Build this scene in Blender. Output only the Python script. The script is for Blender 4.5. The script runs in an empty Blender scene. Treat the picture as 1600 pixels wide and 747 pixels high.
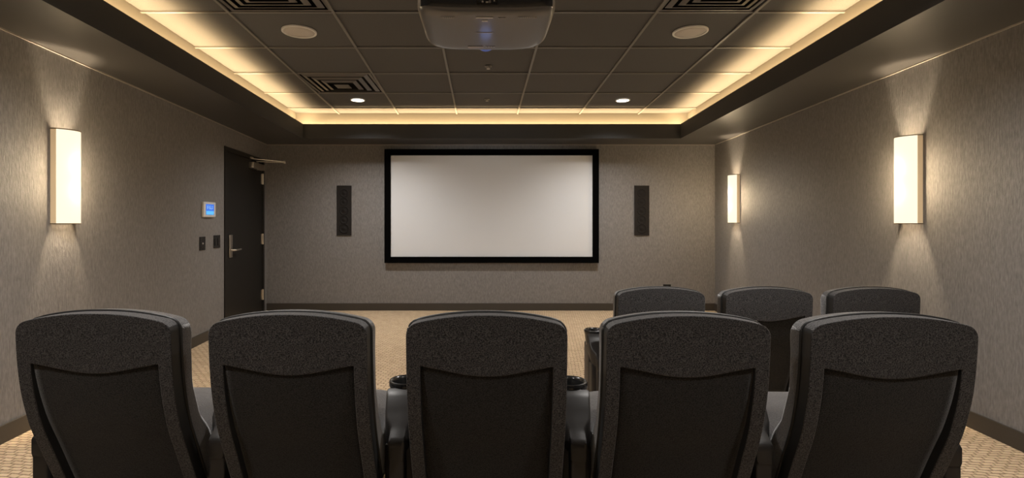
import bpy, bmesh, math, random
from mathutils import Vector, Matrix
random.seed(7)
scene = bpy.context.scene
C = scene.collection
PI = math.pi

# ------------------------------------------------------------------ camera / world / exposure
CAM_H = 1.29
cam_d = bpy.data.cameras.new('camera')
cam = bpy.data.objects.new('camera', cam_d); C.objects.link(cam)
cam.location = (0, 0, CAM_H); cam.rotation_euler = (PI/2, 0, 0)
cam_d.sensor_width = 36; cam_d.lens = 18.0
cam_d.shift_x = 46/1600; cam_d.shift_y = -26.5/1600
cam_d.clip_start = 0.05
scene.camera = cam
w = bpy.data.worlds.new('world'); scene.world = w; w.use_nodes = True
w.node_tree.nodes['Background'].inputs[0].default_value = (0.02, 0.018, 0.016, 1)
w.node_tree.nodes['Background'].inputs[1].default_value = 0.3
vs = scene.view_settings
vs.view_transform = 'Standard'; vs.look = 'None'; vs.gamma = 1; vs.use_curve_mapping = False
vs.exposure = 1.0

WARM = (1.0, 0.69, 0.35)
SOFTW = (1.0, 0.955, 0.905)
P_COVE = 7.0        # W per metre of cove strip
P_SPOT = 135.0       # downlights
P_SCONCE_BULB = 30.0
P_SCONCE_GLOW = 5.0
E_SHADE = 0.66

# ------------------------------------------------------------------ room dimensions
Y_B = 7.47                    # screen wall
Y_R = -0.9                    # wall behind the camera
def xl(y): return -2.5755 - 0.0765*y
def xr(y): return 2.8215 + 0.0762*y
Z_SOF = 2.42; Z_LIP = 2.615; Z_TRO = 2.545; Z_T = 2.785
RISER = 0.10
def tray_l(y): return -2.135 - 0.042*y
def tray_r(y): return 2.163 + 0.074*y
TY_B = 6.92; TY_R = -0.35

# ------------------------------------------------------------------ materials
def new_mat(name):
    m = bpy.data.materials.new(name); m.use_nodes = True
    nt = m.node_tree
    return m, nt, nt.nodes['Principled BSDF']
def N(nt, t, **kw):
    n = nt.nodes.new(t)
    for k, v in kw.items(): setattr(n, k, v)
    return n
def coords(nt, scale=(1,1,1), out='Object'):
    tc = N(nt, 'ShaderNodeTexCoord'); mp = N(nt, 'ShaderNodeMapping')
    mp.inputs['Scale'].default_value = scale
    nt.links.new(tc.outputs[out], mp.inputs['Vector'])
    return mp.outputs['Vector']
def mixcol(nt, fac, a, b):
    r = N(nt, 'ShaderNodeMix', data_type='RGBA')
    r.inputs['A'].default_value = (*a, 1); r.inputs['B'].default_value = (*b, 1)
    nt.links.new(fac, r.inputs['Factor'])
    return r.outputs['Result']
def plain(name, col, rough=0.5, metal=0.0, spec=0.5, var=0.12, scale=18, bump=0.0, sheen=0.0):
    m, nt, b = new_mat(name)
    v = coords(nt)
    nz = N(nt, 'ShaderNodeTexNoise'); nz.inputs['Scale'].default_value = scale; nz.inputs['Detail'].default_value = 4
    nt.links.new(v, nz.inputs['Vector'])
    c = mixcol(nt, nz.outputs['Fac'], [x*(1-var) for x in col], [min(1, x*(1+var)) for x in col])
    nt.links.new(c, b.inputs['Base Color'])
    b.inputs['Roughness'].default_value = rough; b.inputs['Metallic'].default_value = metal
    b.inputs['Specular IOR Level'].default_value = spec
    if sheen: b.inputs['Sheen Weight'].default_value = sheen
    if bump:
        bp = N(nt, 'ShaderNodeBump'); bp.inputs['Strength'].default_value = bump; bp.inputs['Distance'].default_value = 0.002
        nt.links.new(nz.outputs['Fac'], bp.inputs['Height']); nt.links.new(bp.outputs['Normal'], b.inputs['Normal'])
    return m
def emit(name, col, strength, base=None):
    m, nt, b = new_mat(name)
    v = coords(nt)
    nz = N(nt, 'ShaderNodeTexNoise'); nz.inputs['Scale'].default_value = 6
    nt.links.new(v, nz.inputs['Vector'])
    c = mixcol(nt, nz.outputs['Fac'], col, [min(1, x*1.03) for x in col])
    nt.links.new(c, b.inputs['Emission Color'])
    b.inputs['Base Color'].default_value = (*(base or col), 1)
    b.inputs['Emission Strength'].default_value = strength
    b.inputs['Roughness'].default_value = 0.5
    return m
def wallpaper(name, col):
    m, nt, b = new_mat(name)
    v = coords(nt, (330, 330, 13))
    n1 = N(nt, 'ShaderNodeTexNoise'); n1.inputs['Scale'].default_value = 1; n1.inputs['Detail'].default_value = 3; n1.inputs['Roughness'].default_value = 0.6
    nt.links.new(v, n1.inputs['Vector'])
    v2 = coords(nt, (90, 90, 26))
    n2 = N(nt, 'ShaderNodeTexNoise'); n2.inputs['Scale'].default_value = 1; n2.inputs['Detail'].default_value = 5
    nt.links.new(v2, n2.inputs['Vector'])
    ad = N(nt, 'ShaderNodeMath', operation='MULTIPLY_ADD'); ad.inputs[1].default_value = 0.5
    nt.links.new(n2.outputs['Fac'], ad.inputs[0]); 
    hl = N(nt, 'ShaderNodeMath', operation='MULTIPLY'); hl.inputs[1].default_value = 0.5
    nt.links.new(n1.outputs['Fac'], hl.inputs[0]); nt.links.new(hl.outputs[0], ad.inputs[2])
    rp = N(nt, 'ShaderNodeMapRange'); rp.inputs['From Min'].default_value = 0.34; rp.inputs['From Max'].default_value = 0.66
    nt.links.new(ad.outputs[0], rp.inputs['Value'])
    c = mixcol(nt, rp.outputs[0], [x*0.72 for x in col], [x*1.28 for x in col])
    nt.links.new(c, b.inputs['Base Color'])
    b.inputs['Roughness'].default_value = 0.62; b.inputs['Specular IOR Level'].default_value = 0.3
    bp = N(nt, 'ShaderNodeBump'); bp.inputs['Strength'].default_value = 0.55; bp.inputs['Distance'].default_value = 0.003
    nt.links.new(rp.outputs[0], bp.inputs['Height']); nt.links.new(bp.outputs['Normal'], b.inputs['Normal'])
    return m
def carpet(name):
    m, nt, b = new_mat(name)
    tc = N(nt, 'ShaderNodeTexCoord')
    mp = N(nt, 'ShaderNodeMapping'); mp.inputs['Rotation'].default_value = (0, 0, math.radians(7))
    nt.links.new(tc.outputs['Object'], mp.inputs['Vector'])
    wn = N(nt, 'ShaderNodeTexNoise'); wn.inputs['Scale'].default_value = 14; wn.inputs['Detail'].default_value = 2
    nt.links.new(mp.outputs['Vector'], wn.inputs['Vector'])
    mv = N(nt, 'ShaderNodeVectorMath', operation='SCALE'); mv.inputs['Scale'].default_value = 0.03
    nt.links.new(wn.outputs['Color'], mv.inputs[0])
    av = N(nt, 'ShaderNodeVectorMath', operation='ADD')
    nt.links.new(mp.outputs['Vector'], av.inputs[0]); nt.links.new(mv.outputs[0], av.inputs[1])
    bk = N(nt, 'ShaderNodeTexBrick'); bk.offset = 0.5
    bk.inputs['Color1'].default_value = (0.78, 0.585, 0.375, 1); bk.inputs['Color2'].default_value = (0.64, 0.465, 0.29, 1)
    bk.inputs['Mortar'].default_value = (0.25, 0.165, 0.09, 1)
    bk.inputs['Scale'].default_value = 1.0; bk.inputs['Brick Width'].default_value = 0.062; bk.inputs['Row Height'].default_value = 0.031
    bk.inputs['Mortar Size'].default_value = 0.006; bk.inputs['Mortar Smooth'].default_value = 1.0
    nt.links.new(av.outputs[0], bk.inputs['Vector'])
    nz = N(nt, 'ShaderNodeTexNoise'); nz.inputs['Scale'].default_value = 160; nz.inputs['Detail'].default_value = 4
    nt.links.new(mp.outputs['Vector'], nz.inputs['Vector'])
    mx = N(nt, 'ShaderNodeMix', data_type='RGBA', blend_type='MULTIPLY'); mx.inputs['Factor'].default_value = 0.45
    nt.links.new(bk.outputs['Color'], mx.inputs['A']); nt.links.new(nz.outputs['Color'], mx.inputs['B'])
    gm = N(nt, 'ShaderNodeBrightContrast'); gm.inputs['Bright'].default_value = 0.03
    nt.links.new(mx.outputs['Result'], gm.inputs['Color'])
    nt.links.new(gm.outputs['Color'], b.inputs['Base Color'])
    b.inputs['Roughness'].default_value = 0.95; b.inputs['Specular IOR Level'].default_value = 0.1
    iv = N(nt, 'ShaderNodeMath', operation='SUBTRACT'); iv.inputs[0].default_value = 1.0
    nt.links.new(bk.outputs['Fac'], iv.inputs[1])
    bp = N(nt, 'ShaderNodeBump'); bp.inputs['Strength'].default_value = 0.7; bp.inputs['Distance'].default_value = 0.006
    nt.links.new(iv.outputs[0], bp.inputs['Height']); nt.links.new(bp.outputs['Normal'], b.inputs['Normal'])
    return m
def fabric(name, dark, light, scale=420, rough=0.9, sheen=0.25):
    m, nt, b = new_mat(name)
    v = coords(nt)
    nz = N(nt, 'ShaderNodeTexNoise'); nz.inputs['Scale'].default_value = scale; nz.inputs['Detail'].default_value = 2; nz.inputs['Roughness'].default_value = 0.7
    nt.links.new(v, nz.inputs['Vector'])
    rp = N(nt, 'ShaderNodeMapRange'); rp.inputs['From Min'].default_value = 0.38; rp.inputs['From Max'].default_value = 0.68
    nt.links.new(nz.outputs['Fac'], rp.inputs['Value'])
    c = mixcol(nt, rp.outputs[0], dark, light)
    nt.links.new(c, b.inputs['Base Color'])
    b.inputs['Roughness'].default_value = rough; b.inputs['Specular IOR Level'].default_value = 0.25
    b.inputs['Sheen Weight'].default_value = sheen; b.inputs['Sheen Roughness'].default_value = 0.4
    bp = N(nt, 'ShaderNodeBump'); bp.inputs['Strength'].default_value = 0.5; bp.inputs['Distance'].default_value = 0.0015
    nt.links.new(rp.outputs[0], bp.inputs['Height']); nt.links.new(bp.outputs['Normal'], b.inputs['Normal'])
    return m

M = {}
M['wall'] = wallpaper('wallpaper', (0.212, 0.200, 0.193))
M['carpet'] = carpet('carpet')
M['soffit'] = plain('soffit_satin_paint', (0.055, 0.051, 0.048), rough=0.34, spec=0.5, scale=3, var=0.08)
M['fascia'] = plain('fascia_paint', (0.044, 0.044, 0.045), rough=0.75, spec=0.2, scale=4, var=0.08)
M['cove'] = plain('cove_paint', (0.20, 0.185, 0.16), rough=0.8, scale=5, var=0.05)
M['tile'] = plain('ceiling_tile', (0.108, 0.106, 0.107), rough=0.9, spec=0.15, scale=150, var=0.18, bump=0.25)
M['tbar'] = plain('ceiling_grid', (0.175, 0.168, 0.16), rough=0.45, spec=0.4, scale=6, var=0.06)
M['dark'] = plain('dark_void', (0.012, 0.011, 0.010), rough=0.9)
M['trim'] = plain('corner_bead', (0.34, 0.30, 0.26), rough=0.5)
M['base'] = plain('baseboard_vinyl', (0.048, 0.040, 0.032), rough=0.5, scale=5)
M['door'] = plain('door_paint', (0.013, 0.0115, 0.010), rough=0.5, spec=0.3, scale=5, var=0.1)
M['doorframe'] = plain('door_frame_paint', (0.016, 0.014, 0.012), rough=0.5, spec=0.3, scale=5)
M['steel'] = plain('brushed_steel', (0.62, 0.57, 0.50), rough=0.34, metal=1.0, scale=30, var=0.08)
M['bronze'] = plain('bronze_metal', (0.20, 0.14, 0.085), rough=0.4, metal=0.9, scale=20)
M['black'] = plain('black_frame_velvet', (0.003, 0.003, 0.003), rough=0.95, spec=0.0)
M['plastic'] = plain('black_plastic', (0.021, 0.019, 0.018), rough=0.45, spec=0.4, scale=300, var=0.1, bump=0.12)
M['plastic_gloss'] = plain('black_gloss_plastic', (0.012, 0.012, 0.012), rough=0.22, spec=0.6)
M['vinyl'] = plain('black_vinyl_and_recess_shade', (0.012, 0.012, 0.012), rough=0.55, spec=0.4, scale=200, bump=0.1)
M['screen'] = plain('screen_fabric', (0.68, 0.69, 0.71), rough=0.85, spec=0.1, scale=2, var=0.02)
M['speaker'] = plain('speaker_grille', (0.020, 0.017, 0.015), rough=0.8, spec=0.2, scale=400, var=0.3, bump=0.2)
M['speaker_frame'] = plain('speaker_frame_paint', (0.022, 0.019, 0.017), rough=0.7, spec=0.2)
M['cone'] = plain('driver_cone', (0.013, 0.011, 0.010), rough=0.7, spec=0.2)
M['white'] = plain('white_plastic', (0.75, 0.74, 0.72), rough=0.4, var=0.03)
M['grille'] = plain('pale_perforated_metal', (0.50, 0.47, 0.44), rough=0.55, scale=500, var=0.25, bump=0.2)
M['vent'] = plain('vent_metal', (0.115, 0.107, 0.10), rough=0.4, scale=8)
M['fabric'] = fabric('charcoal_fabric', (0.006, 0.006, 0.0065), (0.088, 0.084, 0.086), scale=260)
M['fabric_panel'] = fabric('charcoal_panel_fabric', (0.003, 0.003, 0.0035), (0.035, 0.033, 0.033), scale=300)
M['fabric_cushion'] = fabric('charcoal_cushion_fabric', (0.016, 0.015, 0.0155), (0.088, 0.081, 0.081), scale=300, sheen=0.6)
M['proj'] = plain('projector_shell', (0.075, 0.072, 0.072), rough=0.42, spec=0.5, scale=300, var=0.06)
M['proj'].node_tree.nodes['Principled BSDF'].inputs['Coat Weight'].default_value = 0.6
M['proj'].node_tree.nodes['Principled BSDF'].inputs['Coat Roughness'].default_value = 0.18
M['label'] = plain('grey_print', (0.75, 0.72, 0.70), rough=0.5)
M['label_dim'] = plain('dim_grey_print', (0.34, 0.32, 0.31), rough=0.5)
M['lens_ring'] = emit('blue_glow_lens_ring', (0.04, 0.09, 0.35), 0.25, (0.02, 0.035, 0.10))  # blue glow around the lens put into the barrel as emission
M['lens'] = emit('blue_glow_lens', (0.08, 0.16, 0.50), 0.9, (0.02, 0.03, 0.08))  # blue of the glass is a glow set as emission
M['shade'] = emit('opal_acrylic_lit', (1.0, 0.83, 0.58), E_SHADE, (0.06, 0.055, 0.045))
M['shade_side'] = emit('opal_acrylic_side', (1.0, 0.66, 0.34), 0.16, (0.6, 0.5, 0.36))
M['led'] = emit('cove_led', (1.0, 0.7, 0.36), 4.0)
M['lamp'] = emit('downlight_lens', (1.0, 0.90, 0.76), 9.0)
M['lcd_blue'] = emit('lcd_blue', (0.03, 0.16, 0.75), .5, (0.02, 0.05, 0.2))
M['lcd_cyan'] = emit('lcd_cyan', (0.10, 0.48, 0.85), .5, (0.05, 0.1, 0.2))
M['lcd_text'] = emit('lcd_text', (0.35, 0.62, 0.95), .3, (0.2, 0.3, 0.4))

# ------------------------------------------------------------------ helpers
def obj(name, me, mat=None, parent=None, smooth=False):
    if isinstance(me, bmesh.types.BMesh):
        bm = me; me = bpy.data.meshes.new(name); 
        bmesh.ops.recalc_face_normals(bm, faces=bm.faces)
        bm.to_mesh(me); bm.free()
    o = bpy.data.objects.new(name, me); C.objects.link(o)
    if mat is not None:
        for m in (mat if isinstance(mat, (list, tuple)) else [mat]): me.materials.append(m)
    if parent: o.parent = parent
    if smooth:
        for p in me.polygons: p.use_smooth = True
    return o
def thing(name, label, cat, loc=(0,0,0), rotz=0, group=None):
    o = bpy.data.objects.new(name, None); C.objects.link(o)
    o.empty_display_size = 0.1
    o.location = loc; o.rotation_euler = (0, 0, rotz)
    return tag(o, label, cat, group)
def tag(o, label, cat, group=None):
    o['label'] = label; o['category'] = cat
    if group: o['group'] = group
    return o
def struct(name, bm, m, parent=None, label=None):
    o = obj(name, bm, m, parent)
    if parent is None: o['kind'] = 'structure'
    if label: o['label'] = label
    return o
def dup(root, label, loc, rotz=None):
    def cp(s, par):
        c = s.copy(); C.objects.link(c); c.parent = par
        for ch in s.children: cp(ch, c)
        return c
    r = cp(root, None); r.location = loc
    if rotz is not None: r.rotation_euler = (0, 0, rotz)
    r['label'] = label
    return r
def box(bm, x0, x1, y0, y1, z0, z1, bev=0, seg=2):
    r = bmesh.ops.create_cube(bm, size=1)
    for v in r['verts']:
        v.co = Vector((x0+(v.co.x+.5)*(x1-x0), y0+(v.co.y+.5)*(y1-y0), z0+(v.co.z+.5)*(z1-z0)))
    if bev:
        es = list({e for v in r['verts'] for e in v.link_edges})
        bmesh.ops.bevel(bm, geom=es, offset=bev, segments=seg, affect='EDGES', profile=0.5)
    return bm
def boxm(*a, **k): return box(bmesh.new(), *a, **k)
def hexa(bm, lo, hi):
    """lo, hi: 4 points each -> closed hexahedron"""
    a = [bm.verts.new(p) for p in lo]; b = [bm.verts.new(p) for p in hi]
    n = len(a)
    bm.faces.new(a); bm.faces.new(b)
    for i in range(n): bm.faces.new((a[i], a[(i+1)%n], b[(i+1)%n], b[i]))
    return bm
def loft(bm, rings, cap0=True, cap1=True, closed=True):
    rs = [[bm.verts.new(p) for p in r] for r in rings]
    n = len(rs[0])
    for a, b in zip(rs, rs[1:]):
        for i in range(n if closed else n-1):
            bm.faces.new((a[i], a[(i+1)%n], b[(i+1)%n], b[i]))
    if cap0: bm.faces.new(rs[0])
    if cap1: bm.faces.new(rs[-1])
    return bm
def lathe(bm, prof, n=32, axis='z', origin=(0,0,0)):
    """prof: list of (r, h); r=0 at ends closes"""
    ox, oy, oz = origin
    def P(r, h, a):
        c, s = r*math.cos(a), r*math.sin(a)
        if axis == 'z': return (ox+c, oy+s, oz+h)
        if axis == 'y': return (ox+c, oy+h, oz+s)
        return (ox+h, oy+c, oz+s)
    rings = []
    for r, h in prof:
        if r < 1e-6: rings.append([bm.verts.new(P(0, h, 0))])
        else: rings.append([bm.verts.new(P(r, h, 2*PI*i/n)) for i in range(n)])
    for a, b in zip(rings, rings[1:]):
        for i in range(n):
            j = (i+1) % n
            if len(a) == 1 and len(b) == 1: continue
            if len(a) == 1: bm.faces.new((a[0], b[i], b[j]))
            elif len(b) == 1: bm.faces.new((a[i], a[j], b[0]))
            else: bm.faces.new((a[i], a[j], b[j], b[i]))
    return bm
def tube(bm, pts, r, n=10):
    pts = [Vector(p) for p in pts]
    rings = []
    for i, p in enumerate(pts):
        d = (pts[min(i+1, len(pts)-1)] - pts[max(i-1, 0)]).normalized()
        up = Vector((0,0,1)) if abs(d.z) < 0.9 else Vector((1,0,0))
        s = d.cross(up).normalized(); t = s.cross(d)
        rings.append([p + s*(r*math.cos(2*PI*k/n)) + t*(r*math.sin(2*PI*k/n)) for k in range(n)])
    return loft(bm, rings)
def autosmooth(o, ang=35):
    for p in o.data.polygons: p.use_smooth = True
    o.data.set_sharp_from_angle(angle=math.radians(ang))
def light(name, kind, loc, energy, color, parent=None, **kw):
    d = bpy.data.lights.new(name, kind); d.energy = energy; d.color = color
    for k, v in kw.items(): setattr(d, k, v)
    o = bpy.data.objects.new(name, d); C.objects.link(o); o.location = loc
    if parent: o.parent = parent
    return o

# ------------------------------------------------------------------ structure: floor, walls
def quadprism(pts, z0, z1):
    return hexa(bmesh.new(), [(x, y, z0) for x, y in pts], [(x, y, z1) for x, y in pts])
T = 0.15
floor = struct('floor', quadprism([(xl(Y_R)-.2, Y_R-.2), (xr(Y_R)+.2, Y_R-.2), (xr(Y_B)+.2, Y_B+.2), (xl(Y_B)-.2, Y_B+.2)], -0.1, 0), M['carpet'],
    label='tan looped carpet floor')
struct('wall_back', quadprism([(xl(Y_B)-T, Y_B), (xr(Y_B)+T, Y_B), (xr(Y_B)+T, Y_B+T), (xl(Y_B)-T, Y_B+T)], 0, 3.0), M['wall'], label='grey textured wallpaper wall behind the screen')
struct('wall_right', quadprism([(xr(Y_R), Y_R), (xr(Y_B), Y_B), (xr(Y_B)+T, Y_B), (xr(Y_R)+T, Y_R)], 0, 3.0), M['wall'], label='grey textured wallpaper wall with two sconces')
struct('wall_front', quadprism([(xl(Y_R)-T, Y_R-T), (xr(Y_R)+T, Y_R-T), (xr(Y_R)+T, Y_R), (xl(Y_R)-T, Y_R)], 0, 3.0), M['wall'])
# left wall with the door opening
DY0, DY1, DZ = 6.01, 7.34, 2.185
def lp(y, off=0): return (xl(y)+off, y)      # off>0: into the room
bm = bmesh.new()
for a, b_, z0, z1 in ((Y_R, DY0, 0, 3.0), (DY1, Y_B, 0, 3.0), (DY0, DY1, DZ, 3.0)):
    p = [lp(a), lp(b_), lp(b_, -T), lp(a, -T)]
    hexa(bm, [(x, y, z0) for x, y in p], [(x, y, z1) for x, y in p])
struct('wall_left', bm, M['wall'], label='grey textured wallpaper wall with the door')
# riser carrying the rear row
struct('floor_riser', quadprism([(-1.69, 1.3), (1.72, 1.3), (1.72, 2.5), (-1.69, 2.5)], 0.0, RISER), M['carpet'])

# baseboards
BH, BT = 0.105, 0.014
def run(pts_in, pts_out, z0, z1): 
    p = [pts_in[0], pts_in[1], pts_out[1], pts_out[0]]
    return hexa(bmesh.new(), [(x, y, z0) for x, y in p], [(x, y, z1) for x, y in p])
struct('baseboard_back', run([(xl(Y_B), Y_B-BT), (xr(Y_B), Y_B-BT)], [(xl(Y_B), Y_B), (xr(Y_B), Y_B)], 0, BH), M['base'])
struct('baseboard_right', run([(xr(Y_R)-BT, Y_R), (xr(Y_B-BT)-BT, Y_B-BT)], [(xr(Y_R), Y_R), (xr(Y_B-BT), Y_B-BT)], 0, BH), M['base'])
struct('baseboard_left', run([lp(Y_R, BT), lp(DY0-.04, BT)], [lp(Y_R), lp(DY0-.04)], 0, BH), M['base'])
struct('baseboard_front', run([(xl(Y_R)+BT, Y_R+BT), (xr(Y_R)-BT, Y_R+BT)], [(xl(Y_R), Y_R), (xr(Y_R), Y_R)], 0, BH), M['base'])
# thin beads where walls meet the soffit and each other
BD = 0.009
struct('trim_1', run([(xl(Y_B), Y_B-BD), (xr(Y_B), Y_B-BD)], [(xl(Y_B), Y_B), (xr(Y_B), Y_B)], Z_SOF-BD, Z_SOF), M['trim'])
struct('trim_2', run([lp(Y_R, BD), lp(Y_B-BD, BD)], [lp(Y_R), lp(Y_B-BD)], Z_SOF-BD, Z_SOF), M['trim'])
struct('trim_3', run([(xr(Y_R)-BD, Y_R), (xr(Y_B-BD)-BD, Y_B-BD)], [(xr(Y_R), Y_R), (xr(Y_B-BD), Y_B-BD)], Z_SOF-BD, Z_SOF), M['trim'])

# ------------------------------------------------------------------ soffit with light cove
LIPT = 0.022; SETB = 0.14
prof = [(0, Z_SOF), (0, Z_LIP), (LIPT, Z_LIP), (LIPT, Z_TRO), (SETB, Z_TRO), (SETB, 3.0), ('w', 3.0), ('w', Z_SOF)]
fmat = [1, 1, 2, 2, 2, 0, 0, 0]    # fascia, lip, cove x3, hidden, hidden, underside
def corner(cx, cy, o):             # cx -1/1 left/right, cy -1/1 rear/screen
    if o == 'w':
        y = Y_B if cy > 0 else Y_R
        return (xl(y) if cx < 0 else xr(y), y)
    y = TY_B + o if cy > 0 else TY_R - o
    return ((tray_l(y) - o) if cx < 0 else (tray_r(y) + o), y)
for nm, a, b_ in (('ceiling_soffit_left', (-1,-1), (-1,1)), ('ceiling_soffit_back', (-1,1), (1,1)), ('ceiling_soffit_right', (1,1), (1,-1)), ('ceiling_soffit_front', (1,-1), (-1,-1))):
    bm = bmesh.new()
    ra = [bm.verts.new((*corner(*a, o), z)) for o, z in prof]
    rb = [bm.verts.new((*corner(*b_, o), z)) for o, z in prof]
    n = len(prof)
    for i in range(n):
        f = bm.faces.new((ra[i], ra[(i+1)%n], rb[(i+1)%n], rb[i])); f.material_index = fmat[i]
    bm.faces.new(ra); bm.faces.new(rb)
    struct(nm, bm, [M['soffit'], M['fascia'], M['cove']], label='dark dropped soffit with hidden cove light')
    # LED strip lying in the trough
    o0 = 0.098
    p, q = Vector((*corner(*a, o0), Z_TRO)), Vector((*corner(*b_, o0), Z_TRO))
    d = (q - p); L = d.length; d.normalize()
    s = d.cross(Vector((0,0,1))).normalized()*0.008
    p2, q2 = p + d*0.06, q - d*0.06
    where = nm.split('_')[-1]
    txt = {'left': 'warm cove light strip hidden above the left soffit', 'right': 'warm cove light strip hidden above the right soffit',
           'back': 'warm cove light strip hidden above the screen wall soffit', 'front': 'warm cove light strip on the soffit behind the viewer'}[where]
    bm = hexa(bmesh.new(), [p2+s, q2+s, q2-s, p2-s], [v+Vector((0,0,.008)) for v in (p2+s, q2+s, q2-s, p2-s)])
    st = tag(obj('cove_light_strip', bm, M['led']), txt, 'light strip', 'cove light strips')
    mid = (p+q)/2 + Vector((0,0,.014))
    la = light('cove_glow', 'AREA', mid, P_COVE*L, WARM, shape='RECTANGLE', size=L-.12, size_y=0.05, spread=math.radians(170))
    inward = d.cross(Vector((0,0,1))); 
    cen = Vector((0, 3.4, mid.z)); 
    if (cen - mid).dot(inward) < 0: inward = -inward
    zdir = -(Vector((0,0,1)) + inward*0.55).normalized()      # light shines along -Z local
    xdir = d; ydir = zdir.cross(xdir).normalized()
    la.matrix_world = Matrix.Translation(mid) @ Matrix((xdir, ydir, zdir)).transposed().to_4x4()

# ------------------------------------------------------------------ ceiling: slab, grid bars, tiles
ceil = struct('ceiling', quadprism([(xl(Y_R)-.1, Y_R-.1), (xr(Y_R)+.1, Y_R-.1), (xr(Y_B)+.1, Y_B+.1), (xl(Y_B)-.1, Y_B+.1)], 3.0, 3.1), M['dark'], label='suspended ceiling of dark tiles in a grid')
cols = [(-1.794, -0.0500), (-1.053, -0.0301), (-0.332, -0.0065), (0.452, 0.0080), (1.228, 0.0297), (1.922, 0.0620)]
def colx(i, y):
    if i == 0: return tray_l(y) - SETB
    if i == 7: return tray_r(y) + SETB
    x, k = cols[i-1]; return x + k*(y-3.447)
rows = [TY_R-SETB, 0.13, 0.80, 1.50, 2.20, 2.91, 3.638, 4.376, 5.131, 5.92, 6.708, TY_B+SETB]
VENTS = {(1, 8): 'v1', (1, 5): 'v2', (5, 5): 'v3'}
BW = 0.012; TG = 0.010
for j in range(len(rows)-1):
    y0, y1 = rows[j]+BW*.5, rows[j+1]-BW*.5
    for i in range(7):
        if (i, j) in VENTS: continue
        p = [(colx(i, y0)+BW*.5, y0), (colx(i+1, y0)-BW*.5, y0), (colx(i+1, y1)-BW*.5, y1), (colx(i, y1)+BW*.5, y1)]
        cx = sum(a for a, _ in p)/4; cy = (y0+y1)/2
        dz = random.uniform(-.0015, .0015)
        bm = hexa(bmesh.new(), [(x-cx, y-cy, 0) for x, y in p], [(x-cx, y-cy, .015) for x, y in p])
        t = obj('ceiling_tile', bm, M['tile'], ceil); t.location = (cx, cy, Z_T + .004 + dz)
for i in range(1, 7):
    p = [(colx(i, rows[0])-TG, rows[0]), (colx(i, rows[0])+TG, rows[0]), (colx(i, rows[-1])+TG, rows[-1]), (colx(i, rows[-1])-TG, rows[-1])]
    obj('grid_bar', hexa(bmesh.new(), [(x, y, Z_T-.010) for x, y in p], [(x, y, Z_T+.003) for x, y in p]), M['tbar'], ceil)
for y in rows[1:-1]:
    x0, x1 = tray_l(y)-SETB, tray_r(y)+SETB
    obj('grid_bar', boxm(x0, x1, y-TG, y+TG, Z_T-.008, Z_T+.003), M['tbar'], ceil)

# ------------------------------------------------------------------ door, its frame and hardware (left wall)
WA = math.atan2(-0.0765, 1)      # wall direction: local +y along the wall towards the screen
def on_left(y, off, z):          # matrix-free placement: root at wall, local x = into the room, local y = along wall
    return (xl(y)+off, y, z), math.atan(0.0765)
WROT = math.atan(0.0765)
wl = math.sqrt(1+0.0765**2)
DW = (DY1-DY0)*wl
loc, rz = on_left(DY0, 0, 0)
dr = bpy.data.objects.new('door_1', None); C.objects.link(dr); dr.location = loc; dr.rotation_euler = (0, 0, rz); dr['kind'] = 'structure'
dr['label'] = 'black flush door with steel lever and closer'
fw = 0.05
obj('door_frame', boxm(-.13, .012, 0, fw, 0, DZ), M['doorframe'], dr)
obj('door_frame', boxm(-.13, .012, DW-fw, DW, 0, DZ), M['doorframe'], dr)
obj('door_frame', boxm(-.13, .012, fw, DW-fw, DZ-fw, DZ), M['doorframe'], dr)
leaf = obj('door_leaf', boxm(-.05, -.004, fw+.004, DW-fw-.004, .012, DZ-fw-.004, bev=.002, seg=1), M['door'], dr)
# lever handle
bm = boxm(-.004, .012, .135, .225, 0.86, 1.135, bev=.006)
hp = obj('handle_plate', bm, M['steel'], leaf); autosmooth(hp)
bm = tube(bmesh.new(), [(.008, .18, .95), (.055, .18, .95)], .012, 12)
obj('handle_spindle', bm, M['steel'], hp, smooth=True)
bm = tube(bmesh.new(), [(.055, .172, .95), (.058, .21, .95), (.058, .30, .952), (.054, .365, .953)], .011, 12)
obj('lever', bm, M['steel'], hp, smooth=True)
obj('lock_bolt', lathe(bmesh.new(), [(0, .012), (.010, .010), (.011, -.004), (0, -.004)], 14, 'x', (0, .03, .955)), M['steel'], dr, smooth=True)
for zz in (1.90, 1.05, .26):
    bm = tube(bmesh.new(), [(.006, DW-fw-.008, zz-.075), (.006, DW-fw-.008, zz+.075)], .016, 12)
    box(bm, -.006, .001, DW-fw-.05, DW-fw-.012, zz-.07, zz+.07)
    obj('hinge', bm, M['steel'], dr)
# closer
bm = boxm(-.004, .062, .78, 1.20, DZ-fw-.125, DZ-fw-.045, bev=.005)
cl = obj('closer_body', bm, M['steel'], dr); autosmooth(cl)
obj('closer_spindle', lathe(bmesh.new(), [(0, .016), (.014, .014), (.016, -.10), (0, -.10)], 14, 'z', (.03, 1.0, DZ-fw-.035)), M['steel'], cl, smooth=True)
zc = DZ-fw-.022
bm = bmesh.new()
hexa(bm, [(.02, 1.0-.016, zc), (.36, 1.10-.013, zc), (.36, 1.10+.013, zc), (.02, 1.0+.016, zc)], [(.02, 1.0-.016, zc+.010), (.36, 1.10-.013, zc+.010), (.36, 1.10+.013, zc+.010), (.02, 1.0+.016, zc+.010)])
obj('closer_arm', bm, M['steel'], cl)
bm = bmesh.new(); z2 = zc+.010
hexa(bm, [(.0, .82-.012, z2+.01), (.36, 1.10-.012, z2), (.36, 1.10+.012, z2), (.0, .82+.012, z2+.01)], [(.0, .82-.012, z2+.02), (.36, 1.10-.012, z2+.010), (.36, 1.10+.012, z2+.010), (.0, .82+.012, z2+.02)])
obj('closer_arm', bm, M['steel'], cl)
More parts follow.
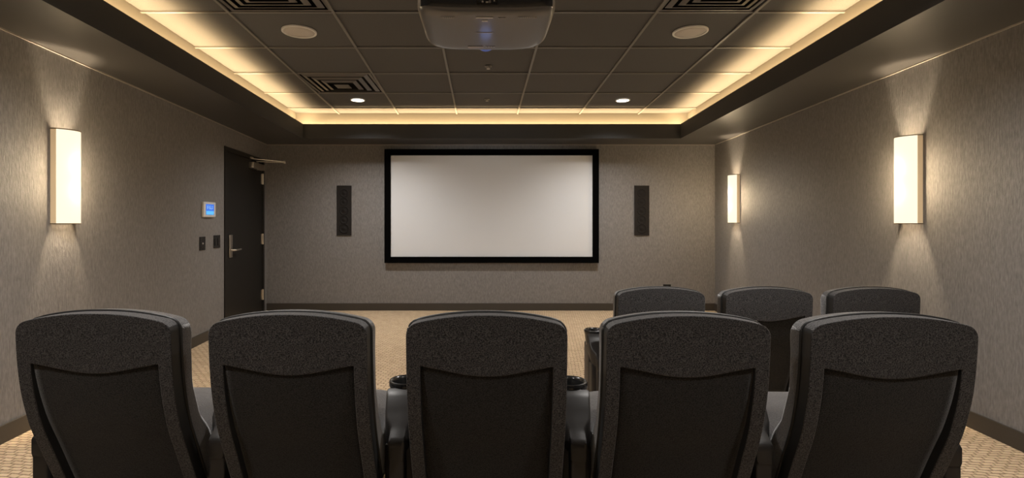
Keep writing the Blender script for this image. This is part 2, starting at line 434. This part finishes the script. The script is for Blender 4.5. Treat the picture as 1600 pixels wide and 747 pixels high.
obj('arm_pivot', lathe(bmesh.new(), [(0, .03), (.014, .028), (.015, -.008), (0, -.008)], 14, 'z', (.36, 1.10, zc)), M['steel'], cl, smooth=True)
obj('arm_bracket', boxm(.0, .03, .78, .86, DZ-fw+.004, DZ-fw+.022), M['steel'], cl)

# ------------------------------------------------------------------ thermostat and wall plates
def on_left_px(px): return 2.5755/((754-px)/800 - 0.0765)
y0, y1 = on_left_px(314.5), on_left_px(333.5)
ym = (y0+y1)/2; hw = (y1-y0)/2*wl
zt = CAM_H + (347-327.5)*ym/800; hh = 11.8*ym/800
th = thing('thermostat', 'white thermostat with glowing blue screen on the left wall', 'thermostat', *[on_left(ym, 0, zt)[0]], WROT)
o = obj('housing', boxm(0, .026, -hw, hw, -hh, hh, bev=.006), M['white'], th); autosmooth(o)
sw, sh = hw*.66, hh*.70
dsp = obj('display', boxm(.026, .0275, -sw, sw, -sh, sh), M['lcd_blue'], th)
obj('display_bar', boxm(.0275, .028, -sw*.96, sw*.96, -sh*.95, -sh*.28), M['lcd_cyan'], dsp)
bm = bmesh.new()
for (a, b_, c_, d_) in ((-.7,-.55,.05,.7), (-.7,-.3,.6,.7), (-.7,-.3,.3,.4), (-.15,.15,.6,.7), (-.15,-.02,.05,.7), (.02,.15,.05,.4), (.35,.75,.55,.65), (.35,.75,.25,.35), (.35,.5,.0,.35)):
    box(bm, .0275, .028, a*sw, b_*sw, c_*sh, d_*sh)
obj('display_digits', bm, M['lcd_text'], dsp)
def plate(pxa, pxb, pya, pyb, name, label, kind):
    ya, yb = on_left_px(pxa), on_left_px(pxb); ym = (ya+yb)/2; hw = (yb-ya)/2*wl
    z = CAM_H + (347-(pya+pyb)/2)*ym/800; hh = (pyb-pya)/2*ym/800
    t = thing(name, label, 'wall plate', on_left(ym, 0, z)[0], WROT)
    o = obj('plate', boxm(0, .008, -hw, hw, -hh, hh, bev=.002), M['plastic_gloss'], t)
    if kind == 'keypad':
        o = obj('button', lathe(bmesh.new(), [(0, .013), (.010, .012), (.011, .006), (0, .006)], 16, 'x'), M['label_dim'], t)
        obj('rocker', boxm(.008, .011, -hw*.5, hw*.5, -hh*.72, -hh*.3), M['plastic'], t)
    else:
        for s in (-1, 1):
            obj('rocker', boxm(.008, .013, s*hw*.45-hw*.3, s*hw*.45+hw*.3, -hh*.6, hh*.6, bev=.002, seg=1), M['plastic'], t)
    return t
plate(311.2, 320, 370, 391, 'light_switch', 'narrow black switch plate further from the door', 'keypad')
plate(333.3, 343.2, 367.5, 387.5, 'light_switch', 'black double switch plate beside the door frame', 'double')

# ------------------------------------------------------------------ screen and wall speakers
sx0, sx1 = (600.5-754)*7.40/800, (936-754)*7.40/800
sz1, sz0 = CAM_H+(347-233)*7.40/800, CAM_H-(411-347)*7.40/800
ps = thing('projection_screen', 'large pale projection screen in a black frame on the back wall', 'screen', ((sx0+sx1)/2, Y_B, sz0))
hwx = (sx1-sx0)/2; H = sz1-sz0; fb = 0.089
obj('screen_surface', boxm(-hwx+fb*.5, hwx-fb*.5, -.045, -.02, fb*.5, H-fb*.5), M['screen'], ps)
for nm, a in (('frame_side', (-hwx, -hwx+fb, -.07, 0, 0, H)), ('frame_side', (hwx-fb, hwx, -.07, 0, 0, H)), ('frame_rail', (-hwx+fb, hwx-fb, -.07, 0, 0, fb)), ('frame_rail', (-hwx+fb, hwx-fb, -.07, 0, H-fb, H))):
    obj(nm, boxm(*a, bev=.004), M['black'], ps)
def wall_speaker(px0, px1, label):
    Yf = 7.455
    x0, x1 = (px0-754)*Yf/800, (px1-754)*Yf/800
    z1, z0 = CAM_H+(347-290)*Yf/800, CAM_H-(368-347)*Yf/800
    hw = (x1-x0)/2; H = z1-z0
    t = thing('wall_speaker', label, 'speaker', ((x0+x1)/2, Y_B, z0), 0, 'in-wall speakers')
    f = .008
    for a in ((-hw, -hw+f, -.014, 0, 0, H), (hw-f, hw, -.014, 0, 0, H), (-hw+f, hw-f, -.014, 0, 0, f), (-hw+f, hw-f, -.014, 0, H-f, H)):
        obj('frame', boxm(*a), M['speaker_frame'], t)
    obj('grille', boxm(-hw+f, hw-f, -.008, 0, f, H-f), M['speaker'], t)
    for k, (fr, rr) in enumerate(((.14, .7), (.32, .62), (.5, .66), (.68, .58), (.85, .6))):
        r = hw*rr
        o = obj('driver_ring', lathe(bmesh.new(), [(r, -.008), (r, -.0105), (r*.82, -.0105), (r*.78, -.0085), (r*.35, -.0082), (r*.3, -.0105), (0, -.011)], 24, 'y', (0, 0, H*fr)), M['cone'], t, smooth=True)
    return t
wall_speaker(526, 549, 'dark slim wall speaker left of the screen')
wall_speaker(991.5, 1014.5, 'dark slim wall speaker right of the screen')

ot = thing('wall_outlet', 'small black outlet plate on the back wall behind the far left chair', 'outlet', (2.69, Y_B, .314))
o = obj('plate', boxm(-.056, .056, -.007, 0, -.066, .066, bev=.002), M['plastic_gloss'], ot)
for s_ in (-1, 1): obj('socket', boxm(-.018, .018, -.010, -.007, s_*.026-.016, s_*.026+.016, bev=.002, seg=1), M['plastic'], ot)
# ------------------------------------------------------------------ ceiling fittings
def at_ceiling(px, py):
    y = (Z_T-CAM_H)*800/(347-py); return ((px-754)*y/800, y, Z_T-.004)
def ceiling_speaker(px, py, r, label):
    t = thing('ceiling_speaker', label, 'speaker', at_ceiling(px, py), 0, 'round ceiling speakers')
    obj('rim', lathe(bmesh.new(), [(r, .004), (r, -.006), (r*.97, -.009), (r*.9, -.009), (r*.885, -.004), (r*.885, .004)], 48), M['white'], t, smooth=True)
    obj('grille', lathe(bmesh.new(), [(r*.885, .002), (r*.885, -.004), (r*.5, -.006), (0, -.0065)], 48), M['grille'], t, smooth=True)
ceiling_speaker(467.5, 48.5, .132, 'round pale speaker in the ceiling left of the projector')
ceiling_speaker(1078.5, 49, .132, 'round pale speaker in the ceiling right of the projector')
def downlight(loc, label, power=P_SPOT):
    t = thing('downlight', label, 'downlight', loc, 0, 'recessed downlights')
    r = .078
    obj('trim_ring', lathe(bmesh.new(), [(r*1.12, .004), (r*1.12, -.004), (r, -.006), (r*.94, -.003), (r*.94, .004)], 32), M['white'], t, smooth=True)
    obj('lens', lathe(bmesh.new(), [(r*.94, .0), (r*.6, -.003), (0, -.004)], 32), M['lamp'], t, smooth=True)
    light('downlight_lamp', 'SPOT', (0, 0, -.02), power, SOFTW, t, spot_size=math.radians(142), spot_blend=1.0, shadow_soft_size=0.06)
downlight(at_ceiling(559, 156), 'glowing round downlight beside the far ceiling vent', P_SPOT*.8)
downlight(at_ceiling(973, 156.5), 'glowing round downlight on the far right of the ceiling', P_SPOT*.8)
downlight((-1.40, 2.55, Z_T-.004), 'round downlight above the rear left seats', P_SPOT*1.0)
downlight((1.55, 2.55, Z_T-.004), 'round downlight above the rear right seats', P_SPOT*1.0)
downlight((-1.25, 0.45, Z_T-.004), 'round downlight behind the viewer on the left', P_SPOT*.42)
downlight((1.35, 0.45, Z_T-.004), 'round downlight behind the viewer on the right', P_SPOT*.42)
def vent(i, j, label):
    y0, y1 = rows[j]+.012, rows[j+1]-.012
    x0 = colx(i, (y0+y1)/2)+.012; x1 = colx(i+1, (y0+y1)/2)-.012
    hx, hy = (x1-x0)/2, (y1-y0)/2
    t = thing('air_vent', label, 'air vent', ((x0+x1)/2, (y0+y1)/2, Z_T), 0, 'square ceiling vents')
    obj('plenum', boxm(-hx, hx, -hy, hy, .10, .11), M['dark'], t)
    bm = bmesh.new()
    for a in ((-hx, hx, -hy, -hy+.004), (-hx, hx, hy-.004, hy), (-hx, -hx+.004, -hy, hy), (hx-.004, hx, -hy, hy)): box(bm, *a, .0, .10)
    obj('duct_wall', bm, M['dark'], t)
    def ring(so, si, zo, zi, name):
        bm = bmesh.new(); th = .003
        o_ = [(-hx*so, -hy*so), (hx*so, -hy*so), (hx*so, hy*so), (-hx*so, hy*so)]
        i_ = [(-hx*si, -hy*si), (hx*si, -hy*si), (hx*si, hy*si), (-hx*si, hy*si)]
        for k in range(4):
            l = (k+1) % 4
            hexa(bm, [(*o_[k], zo), (*o_[l], zo), (*i_[l], zi), (*i_[k], zi)], [(*o_[k], zo+th), (*o_[l], zo+th), (*i_[l], zi+th), (*i_[k], zi+th)])
        obj(name, bm, M['vent'], t)
    ring(1.0, .93, -.003, -.003, 'frame')
    ring(.88, .77, .001, -.010, 'louver')
    ring(.68, .57, -.009, -.020, 'louver')
    ring(.48, .37, -.019, -.030, 'louver')
    o = bmesh.new(); box(o, -hx*.2, hx*.2, -hy*.2, hy*.2, -.034, -.029); obj('centre_plate', o, M['vent'], t)
vent(1, 8, 'square louvred vent in the ceiling near the far left downlight')
vent(1, 5, 'square louvred vent at the top edge left of the projector')
vent(5, 5, 'square louvred vent at the top edge right of the projector')
def sprinkler(px, py, label):
    t = thing('sprinkler', label, 'sprinkler', at_ceiling(px, py), 0, 'ceiling sprinklers')
    obj('escutcheon', lathe(bmesh.new(), [(.035, .003), (.035, -.003), (.02, -.006), (0, -.006)], 24), M['vent'], t, smooth=True)
    obj('deflector', lathe(bmesh.new(), [(.006, -.004), (.006, -.022), (.018, -.023), (.018, -.025), (0, -.026)], 16), M['steel'], t)
sprinkler(761, 154.5, 'small sprinkler head in the ceiling before the screen')
sprinkler(763, 103, 'small sprinkler head in the ceiling beyond the projector')

# ------------------------------------------------------------------ projector
def supell(a, b, n, k=64):
    pts = []
    for i in range(k):
        t = 2*PI*(i+.5)/k
        c, s = math.cos(t), math.sin(t)
        pts.append((a*math.copysign(abs(c)**(2/n), c), b*math.copysign(abs(s)**(2/n), s)))
    return pts
PZ = 2.12
pj = thing('ceiling_projector', 'large dark grey projector hanging from the ceiling', 'projector', (0.016, 2.255, PZ))
A_, B_ = .284, .243
bm = bmesh.new()
def psec(z, da):
    out = []
    for x, y in supell(A_-da, B_-da, 7.0, 96):
        crown = .022*min(1, abs(x)/A_)**4 * max(0, 1-z/.09)
        out.append((x, y, z+crown))
    return out
loft(bm, [psec(.0, .05), psec(.0012, .028), psec(.006, .016), psec(.016, .006), psec(.034, .0), psec(.15, .0), psec(.18, .008), psec(.20, .035)], cap0=False)
# bottom: fill as rings toward the centre so the crown stays smooth
inner = [psec(.0, .05), psec(-.0005, .10), psec(-.001, .16), psec(-.001, .22)]
loft(bm, inner, cap0=False, cap1=True)
bmesh.ops.remove_doubles(bm, verts=bm.verts, dist=.0001)
body = obj('body', bm, M['proj'], pj); autosmooth(body, 40)
# black rear panel, following the curved rear
def rear_strip(z, off, w=.262, k=28):
    out = []
    for i in range(k+1):
        x = -w + 2*w*i/k
        y = -(B_+off)*(1-(abs(x)/(A_+off))**7.0)**(1/7.0)
        out.append((x, y, z + .022*(abs(x)/A_)**4*max(0, 1-z/.09)))
    return out
bm = bmesh.new(); loft(bm, [rear_strip(.014, .0, .262), rear_strip(.016, .004, .262), rear_strip(.168, .004, .262), rear_strip(.17, .0, .262)], False, False, False)
rp_ = obj('rear_panel', bm, M['plastic_gloss'], pj, smooth=True)
bm = bmesh.new()
for a in ((-.038, .042, -.254, -.246, .022, .026), (-.038, .042, -.254, -.246, .062, .066), (-.038, -.034, -.254, -.246, .022, .066), (.038, .042, -.254, -.246, .022, .066)): box(bm, *a)
bay = obj('connector_bay', bm, M['plastic'], rp_)
for a, mm in (((-.02, -.012, .03, .036), 'label'), ((-.004, .006, .029, .034), 'label'), ((.008, .016, .029, .038), 'label_dim'), ((.028, .032, .034, .046), 'label')):
    obj('connector', boxm(a[0], a[1], -.251, -.246, a[2], a[3]), M[mm], rp_)
# marks on the underside (positions measured from the rear)
def under(x0, x1, y0, y1, mname, name='marking'):
    obj(name, boxm(x0, x1, y0, y1, -.0025, -.0005), M[mname], body)
under(-.043, .027, -.182, -.174, 'label', 'label_plate')
under(-.019, .006, -.150, -.138, 'label', 'label_plate')
under(-.046, .030, -.020, -.013, 'label_dim', 'label_plate')
under(-.085, -.012, .158, .182, 'label_dim', 'label_plate')
for k in range(4): under(-.002+.012*k, .006+.012*k, .160, .172, 'label_dim')
for k in range(7): under(-.187+.0085*k, -.181+.0085*k, -.183, -.176, 'label_dim')
for k in range(9): under(.128+.0088*k, .134+.0088*k, -.184, -.177, 'label_dim')
for k in range(4): under(.048+.008*k, .0535+.008*k, -.178, -.172, 'label_dim')
ln = obj('lens_barrel', lathe(bmesh.new(), [(.03, .20), (.046, .20), (.048, .235), (.048, .262), (.040, .266), (.036, .258)], 32, 'y', (0.0, 0, .056)), M['lens_ring'], pj, smooth=True)
obj('lens_glass', lathe(bmesh.new(), [(.038, .258), (.03, .268), (.02, .273), (0, .274)], 32, 'y', (0.0, 0, .056)), M['lens'], ln, smooth=True)
pl = light('screen_fill', 'SPOT', (.0, .285, .056), 55, (.90, .95, 1.0), ln, spot_size=math.radians(44), spot_blend=1.0, shadow_soft_size=.02)  # added faint spot, evens out the brightness of the screen
pl.rotation_euler = (PI/2 - math.radians(9.0), 0, -math.radians(1.2))
light('underside_blue_fill', 'POINT', (.0, .31, -.12), .025, (.22, .40, 1.0), ln, shadow_soft_size=.03, specular_factor=0.0)  # added blue point light in mid-air, tints the projector underside
obj('mount_pole', lathe(bmesh.new(), [(0, .19), (.024, .19), (.024, Z_T-PZ), (0, Z_T-PZ)], 20), M['plastic'], pj)
obj('mount_plate', boxm(-.09, .09, -.09, .09, .195, .21), M['plastic'], pj)
obj('ceiling_plate', boxm(-.08, .08, -.08, .08, Z_T-PZ-.018, Z_T-PZ-.004), M['plastic'], pj)

# ------------------------------------------------------------------ sconces
SH, SW, SD = .62, .205, .105
def make_sconce(label):
    """local: x = out of the wall, y = along the wall, z = up, origin at wall centre"""
    t = thing('wall_sconce', label, 'wall lamp', (0,0,0), 0, 'wall sconces')
    hw = SW/2
    obj('backplate', boxm(0, .012, -hw+.012, hw-.012, -SH/2+.01, SH/2-.01), M['bronze'], t)
    # bowed opal shade: an arc between two side cheeks
    k = 16; out = []; inn = []
    side = .036
    for i in range(k+1):
        u = -1 + 2*i/k
        out.append((side + (SD-side)*(1-u*u), u*hw))
        inn.append((side-.004 + (SD-side)*(1-u*u), u*(hw-.004)))
    bm = bmesh.new()
    loop = out + inn[::-1]
    loft(bm, [[(x, y, -SH/2) for x, y in loop], [(x, y, SH/2) for x, y in loop]])
    o = obj('shade', bm, M['shade'], t); autosmooth(o, 40)
    for s in (-1, 1):
        obj('side_cheek', boxm(0, side, min(s*hw, s*(hw-.005)), max(s*hw, s*(hw-.005)), -SH/2, SH/2), M['shade_side'], t)
    for s in (-1, 1):
        z = s*SH/2
        lo = out; rim = [(x+.004, y*1.02) for x, y in out]
        bm = bmesh.new()
        loop = rim + [(x-.006, y*.95) for x, y in out][::-1]
        z0, z1 = (z, z+.006) if s > 0 else (z-.006, z)
        loft(bm, [[(x, y, z0) for x, y in loop], [(x, y, z1) for x, y in loop]])
        for q in (-1, 1): box(bm, 0, side, min(q*hw*1.02, q*hw*.95), max(q*hw*1.02, q*hw*.95), z0, z1)
        obj('end_trim', bm, M['bronze'], t)
    for s in (-1, 1):
        light('sconce_bulb', 'POINT', (.042, 0, s*.07), P_SCONCE_BULB, (1, .80, .54), t, shadow_soft_size=.02)
        light('shade_halo_fill', 'POINT', (SD+.025, 0, s*.09), P_SCONCE_GLOW, (1, .77, .48), t, shadow_soft_size=.05)  # added light in front of the shade, makes the halo on the wall
    light('sconce_bulb', 'POINT', (.05, 0, .21), 2.6, (1, .80, .54), t, shadow_soft_size=.02)  # extra light added near the top to brighten the soffit
    return t
ZS = 1.592
sc1 = make_sconce('lit wall sconce on the left wall')
yl = 3.455; sc1.location = (xl(yl)+.001, yl, ZS); sc1.rotation_euler = (0, 0, WROT)
RROT = PI - math.atan(0.0762)
yr = 3.70; dup(sc1, 'larger lit wall sconce on the right wall nearer the viewer', (xr(yr)-.001, yr, ZS), RROT)
yf = 6.72; dup(sc1, 'smaller lit wall sconce on the right wall beside the screen corner', (xr(yf)-.001, yf, ZS), RROT)
# ------------------------------------------------------------------ cinema chairs
HW = .274; ZTOP = .874; ZBOT = .14
PR = [(.874,0.0),(.8375,0.0),(.715,.006),(.597,.020),(.453,.057),(.368,.096),(.2525,.145),(.14,.195)]
def yprof(z, P=PR):
    if z >= P[0][0]: return P[0][1]
    for (za, ya), (zb, yb) in zip(P, P[1:]):
        if z >= zb:
            t = (za-z)/(za-zb); return ya+(yb-ya)*t
    return P[-1][1]
# smooth table of the back curve
_s = [(z*.001, sum(yprof(z*.001+d*.012) for d in range(-4, 5))/9) for z in range(60, 900, 8)]
def yb(z):
    k = (z*1000-60)/8; i = max(0, min(len(_s)-2, int(k))); t = k-i
    return _s[i][1]*(1-t)+_s[i+1][1]*t
def ztop(x): return ZTOP - .036*(abs(x)/HW)**2.2
RC = .034
def pt(u, v, hw=HW, top=0.0, zbot=ZBOT):
    """u in -1..1, v in 0..1 over the rounded outline"""
    H = ZTOP - zbot; v0 = 1 - RC/H
    w_ = hw
    if v > v0:
        q = min(1, (v-v0)/(1-v0)); w_ = hw - RC*(1-math.sqrt(max(0, 1-q*q)))
    x = u*w_
    return x, zbot + v*(ztop(x)+top-zbot)
def wave(x):
    q = max(-1, min(1, x/.228))
    return .698 - .036*(.5*(1+math.cos(PI*q))/2 + .5*(1-q*q))

def make_chair(label):
    t = thing('cinema_chair', label, 'chair', (0,0,0), 0)
    # --- back shell: head panel plus two side rails, open below the wavy edge
    bm = bmesh.new()
    XI = .226
    us = [-1, -.91] + [-.824] + [-.824+1.648*i/20 for i in range(1, 20)] + [.824] + [.91, 1]
    vtop = [1, .994, .982, .968, .953, .92, .88, .84, .80]
    grid = {}
    for iu, u in enumerate(us):
        for iv, v in enumerate(vtop):
            x, z = pt(u, v); grid[iu, iv] = bm.verts.new((x, yb(z), z))
        x = u*HW; xi = max(-.228, min(.228, x)); zz = wave(xi) if abs(u) <= .824 else wave(.226)
        grid[iu, len(vtop)] = bm.verts.new((x, yb(zz), zz))
    NV = len(vtop)
    for iu in range(len(us)-1):
        for iv in range(NV):
            bm.faces.new((grid[iu, iv], grid[iu+1, iv], grid[iu+1, iv+1], grid[iu, iv+1]))
    zw = wave(.226)
    low = [zw - (zw-ZBOT)*k/14 for k in range(15)]
    iL = us.index(-.824); iR = us.index(.824)
    for rng in (range(0, iL+1), range(iR, len(us))):
        prev = [grid[i, NV] for i in rng]
        for z in low[1:]:
            cur = [bm.verts.new((us[i]*HW, yb(z), z)) for i in rng]
            for a in range(len(cur)-1): bm.faces.new((prev[a], prev[a+1], cur[a+1], cur[a]))
            prev = cur
    o = obj('back_shell', bm, [M['fabric'], M['vinyl']], t)
    # make sure normals look backwards, then thicken forward
    me = o.data
    if sum(p.normal.y for p in me.polygons) > 0: me.flip_normals()
    s = o.modifiers.new('thick', 'SOLIDIFY'); s.thickness = .055; s.offset = -1; s.material_offset_rim = 1; s.use_even_offset = False  # black rim: vinyl on the outer sides, painted shade on the recess walls
    b = o.modifiers.new('round', 'BEVEL'); b.width = .007; b.segments = 3; b.limit_method = 'ANGLE'; b.angle_limit = math.radians(50); b.harden_normals = True
    for p in me.polygons: p.use_smooth = True
    dg = bpy.context.evaluated_depsgraph_get(); dg.update()
    me2 = bpy.data.meshes.new_from_object(o.evaluated_get(dg)); o.modifiers.clear(); o.data = me2
    for p in me2.polygons:
        c = p.center
        if p.material_index == 1 and (p.normal.z > .45 and c.z > .8): p.material_index = 0
    # --- recessed lower panel
    bm = bmesh.new(); rings = []
    nx, nz = 16, 16
    V = {}
    for i in range(nx+1):
        x = -.232+.464*i/nx
        zt_ = wave(x)+.02
        for j in range(nz+1):
            z = zt_ - (zt_-ZBOT)*j/nz
            d = .012 + .022*min(1, (zt_-z)/.30) - .006*(1-(x/.232)**2)
            V[i, j] = bm.verts.new((x, yb(z)+d, z))
    for i in range(nx):
        for j in range(nz): bm.faces.new((V[i,j], V[i+1,j], V[i+1,j+1], V[i,j+1]))
    o = obj('back_panel', bm, M['fabric_panel'], t, smooth=True)
    if sum(p.normal.y for p in o.data.polygons) > 0: o.data.flip_normals()
    s = o.modifiers.new('thick', 'SOLIDIFY'); s.thickness = .012; s.offset = -1
    # --- cushion in front of the shell
    def thick(z):
        pts = [(.874, .075), (.80, .088), (.70, .078), (.60, .070), (.48, .085), (.38, .125), (.30, .13), (.14, .12)]
        if z >= pts[0][0]: return pts[0][1]
        for (za, ta), (zb_, tb) in zip(pts, pts[1:]):
            if z >= zb_:
                q = (za-z)/(za-zb_); q = q*q*(3-2*q); return ta+(tb-ta)*q
        return pts[-1][1]
    bm = bmesh.new()
    nu, nv = 24, 34
    us2 = [math.sin(PI/2*(-1+2*i/nu)) for i in range(nu+1)]
    vs2 = [1-(1-j/nv)**1.0 for j in range(nv+1)]
    vs2 = [math.sin(PI/2*j/nv) for j in range(nv+1)]
    F = {}; Bk = {}
    for i, u in enumerate(us2):
        for j, v in enumerate(vs2):
            x, z = pt(u, v, HW+.002, .0, .20)
            y0 = yb(z)+.056
            e = min(1, (1-abs(u))/.16); e2 = min(1, (1-v)/.10)
            rnd = (1-math.sqrt(max(0, 1-(1-e)**2))) + (1-math.sqrt(max(0, 1-(1-e2)**2)))
            F[i, j] = bm.verts.new((x, y0+thick(z)*(1-.34*min(1, rnd)), z))
            Bk[i, j] = bm.verts.new((x, y0, z))
    for i in range(nu):
        for j in range(nv):
            bm.faces.new((F[i,j], F[i,j+1], F[i+1,j+1], F[i+1,j])); bm.faces.new((Bk[i,j], Bk[i+1,j], Bk[i+1,j+1], Bk[i,j+1]))
    for j in range(nv):
        bm.faces.new((F[0,j], Bk[0,j], Bk[0,j+1], F[0,j+1])); bm.faces.new((F[nu,j], F[nu,j+1], Bk[nu,j+1], Bk[nu,j]))
    for i in range(nu):
        bm.faces.new((F[i,0], F[i+1,0], Bk[i+1,0], Bk[i,0])); bm.faces.new((F[i,nv], Bk[i,nv], Bk[i+1,nv], F[i+1,nv]))
    o = obj('back_cushion', bm, M['fabric_cushion'], t)
    b = o.modifiers.new('round', 'BEVEL'); b.width = .012; b.segments = 3; b.limit_method = 'ANGLE'; b.angle_limit = math.radians(55); b.harden_normals = True
    for p in o.data.polygons: p.use_smooth = True
    # piping between shell and cushion
    bm = bmesh.new(); path = []
    for k in range(20): path.append(pt(-1, .1+.84*k/19))
    for k in range(9): path.append(pt(-1, .94+.0565*k/8))
    for k in range(1, 24): path.append(pt(-1+2*k/24, 1))
    for k in range(9): path.append(pt(1, .9965-.0565*k/8))
    for k in range(20): path.append(pt(1, .94-.84*k/19))
    tube(bm, [(x*1.003, yb(z)+.0575, z+.001) for x, z in path], .0055, 8)
    obj('piping', bm, M['vinyl'], t, smooth=True)
    # --- seat
    bm = bmesh.new(); rings = []
    hw = .274
    for y, zt_, zb_ in ((.20,.352,.27), (.22,.372,.25), (.30,.385,.235), (.45,.396,.23), (.58,.402,.225), (.66,.398,.22), (.70,.382,.222), (.722,.35,.235), (.728,.31,.26)):
        ring = []
        for k in range(28):
            a = 2*PI*(k+.5)/28
            c, s_ = math.cos(a), math.sin(a); n_ = 6
            x = hw*math.copysign(abs(c)**(2/n_), c); q = math.copysign(abs(s_)**(2/n_), s_)
            z = (zt_+zb_)/2 + q*(zt_-zb_)/2
            if q > 0: z += .012*(1-(x/hw)**2)
            ring.append((x, y, z))
        rings.append(ring)
    loft(bm, rings)
    o = obj('seat_cushion', bm, M['fabric_cushion'], t); autosmooth(o, 60)
    obj('seat_pan', boxm(-.25, .25, .22, .66, .17, .225, bev=.01), M['plastic'], t)
    bm = bmesh.new()
    hexa(bm, [(-.17, .27, .012), (.17, .27, .012), (.17, .58, .012), (-.17, .58, .012)], [(-.13, .32, .172), (.13, .32, .172), (.13, .54, .172), (-.13, .54, .172)])
    obj('pedestal', bm, M['plastic'], t)
    obj('floor_plate', boxm(-.2, .2, .24, .61, 0, .013), M['plastic'], t)
    return t

def make_console(label):
    """local: y measured forward from the plane of the back top, x = 0 on the centre line"""
    t = thing('armrest_console', label, 'armrest', (0,0,0), 0)
    o = obj('side_panel', boxm(-.030, .030, 0.169, .46, .0, .35, bev=.008, seg=3), M['plastic'], t); autosmooth(o, 40)
    o = obj('front_box', box(boxm(-.060, .060, .30, .462, .0, .44, bev=.012, seg=3), -.056, .056, .225, .32, .0, .335, bev=.01), M['plastic'], t); autosmooth(o, 40)
    secs = [(.165,.350,.026,.05), (.168,.372,.030,.07), (.178,.382,.031,.085), (.200,.396,.031,.09), (.214,.410,.032,.095), (.226,.422,.043,.10), (.240,.436,.055,.105), (.262,.458,.060,.11), (.290,.496,.063,.12), (.312,.510,.066,.125), (.33,.516,.068,.125)]
    cyc = .395; R = .072
    bm = bmesh.new(); rings = []
    def sec(y, z, hw, d):
        r = min(.010, hw*.3)
        pts = [(-hw+.004, z-d), (-hw, z-d+.01)]
        pts += [(-hw, z-r), (-hw+r*.3, z-r*.3), (-hw+r, z), (0, z+.0015), (hw-r, z), (hw-r*.3, z-r*.3), (hw, z-r)]
        pts += [(hw, z-d+.01), (hw-.004, z-d)]
        return [(x, y, zz) for x, zz in pts]
    for s in secs: rings.append(sec(*s))
    loft(bm, rings)
    o = obj('arm_top', bm, M['plastic'], t); autosmooth(o, 38)
    # cup pod with a real well
    bm = lathe(bmesh.new(), [(0, -.115), (.045, -.115), (.060, -.10), (R-.004, -.02), (R, -.008), (R, .004), (R-.003, .009), (R-.008, .010), (R-.014, .006), (R-.017, -.004), (.048, -.09), (0, -.092)], 40, 'z', (0, cyc, .524))
    o = obj('cup_holder', bm, M['plastic_gloss'], t); autosmooth(o, 45)
    return t

YAW = -math.radians(1.35)
def place(o, X, Y, Z, rz): o.location = (X, Y, Z); o.rotation_euler = (0, 0, rz)
ch = make_chair('dark fabric cinema chair, leftmost of the near row')
cs = make_console('black cup holder armrest at the left end of the near row')
near = [(-1.347,1.765), (-.667,1.745), (.013,1.73), (.693,1.72), (1.373,1.703)]
nl = ['dark fabric cinema chair, leftmost of the near row', 'dark fabric cinema chair, second from the left in the near row', 'dark fabric cinema chair in the middle of the near row',
      'dark fabric cinema chair, fourth from the left in the near row', 'dark fabric cinema chair, rightmost of the near row']
far = [(1.1255,3.215), (1.8016,3.21), (2.472,3.205)]
fl = ['dark fabric cinema chair, leftmost of the far row', 'dark fabric cinema chair in the middle of the far row', 'dark fabric cinema chair by the right wall in the far row']
for k, (X, Y) in enumerate(near):
    o = ch if k == 0 else dup(ch, nl[k], (0,0,0))
    place(o, X, Y, RISER, YAW); o['group'] = 'near row of cinema chairs'
for k, (X, Y) in enumerate(far):
    o = dup(ch, fl[k], (0,0,0)); place(o, X, Y, 0, 0); o['group'] = 'far row of cinema chairs'
ncl = ['black cup holder armrest at the left end of the near row', 'black cup holder armrest between the first and second near chairs', 'black cup holder armrest between the second and middle near chairs',
       'black cup holder armrest between the middle and fourth near chairs', 'black cup holder armrest between the fourth and rightmost near chairs', 'black cup holder armrest at the right end of the near row']
for k in range(6):
    X = -1.687 + .68*k; Y = 1.775 - .0155*k
    o = cs if k == 0 else dup(cs, ncl[k], (0,0,0))
    place(o, X, Y, RISER, YAW); o['group'] = 'armrests of the near row'
fcl = ['black cup holder armrest at the open left end of the far row', 'black cup holder armrest between the left and middle far chairs', 'black cup holder armrest between the middle and right far chairs', 'black cup holder armrest at the wall end of the far row']
for k in range(4):
    o = dup(cs, fcl[k], (0,0,0)); place(o, .789+.674*k, 3.217-.004*k, 0, 0); o['group'] = 'armrests of the far row'
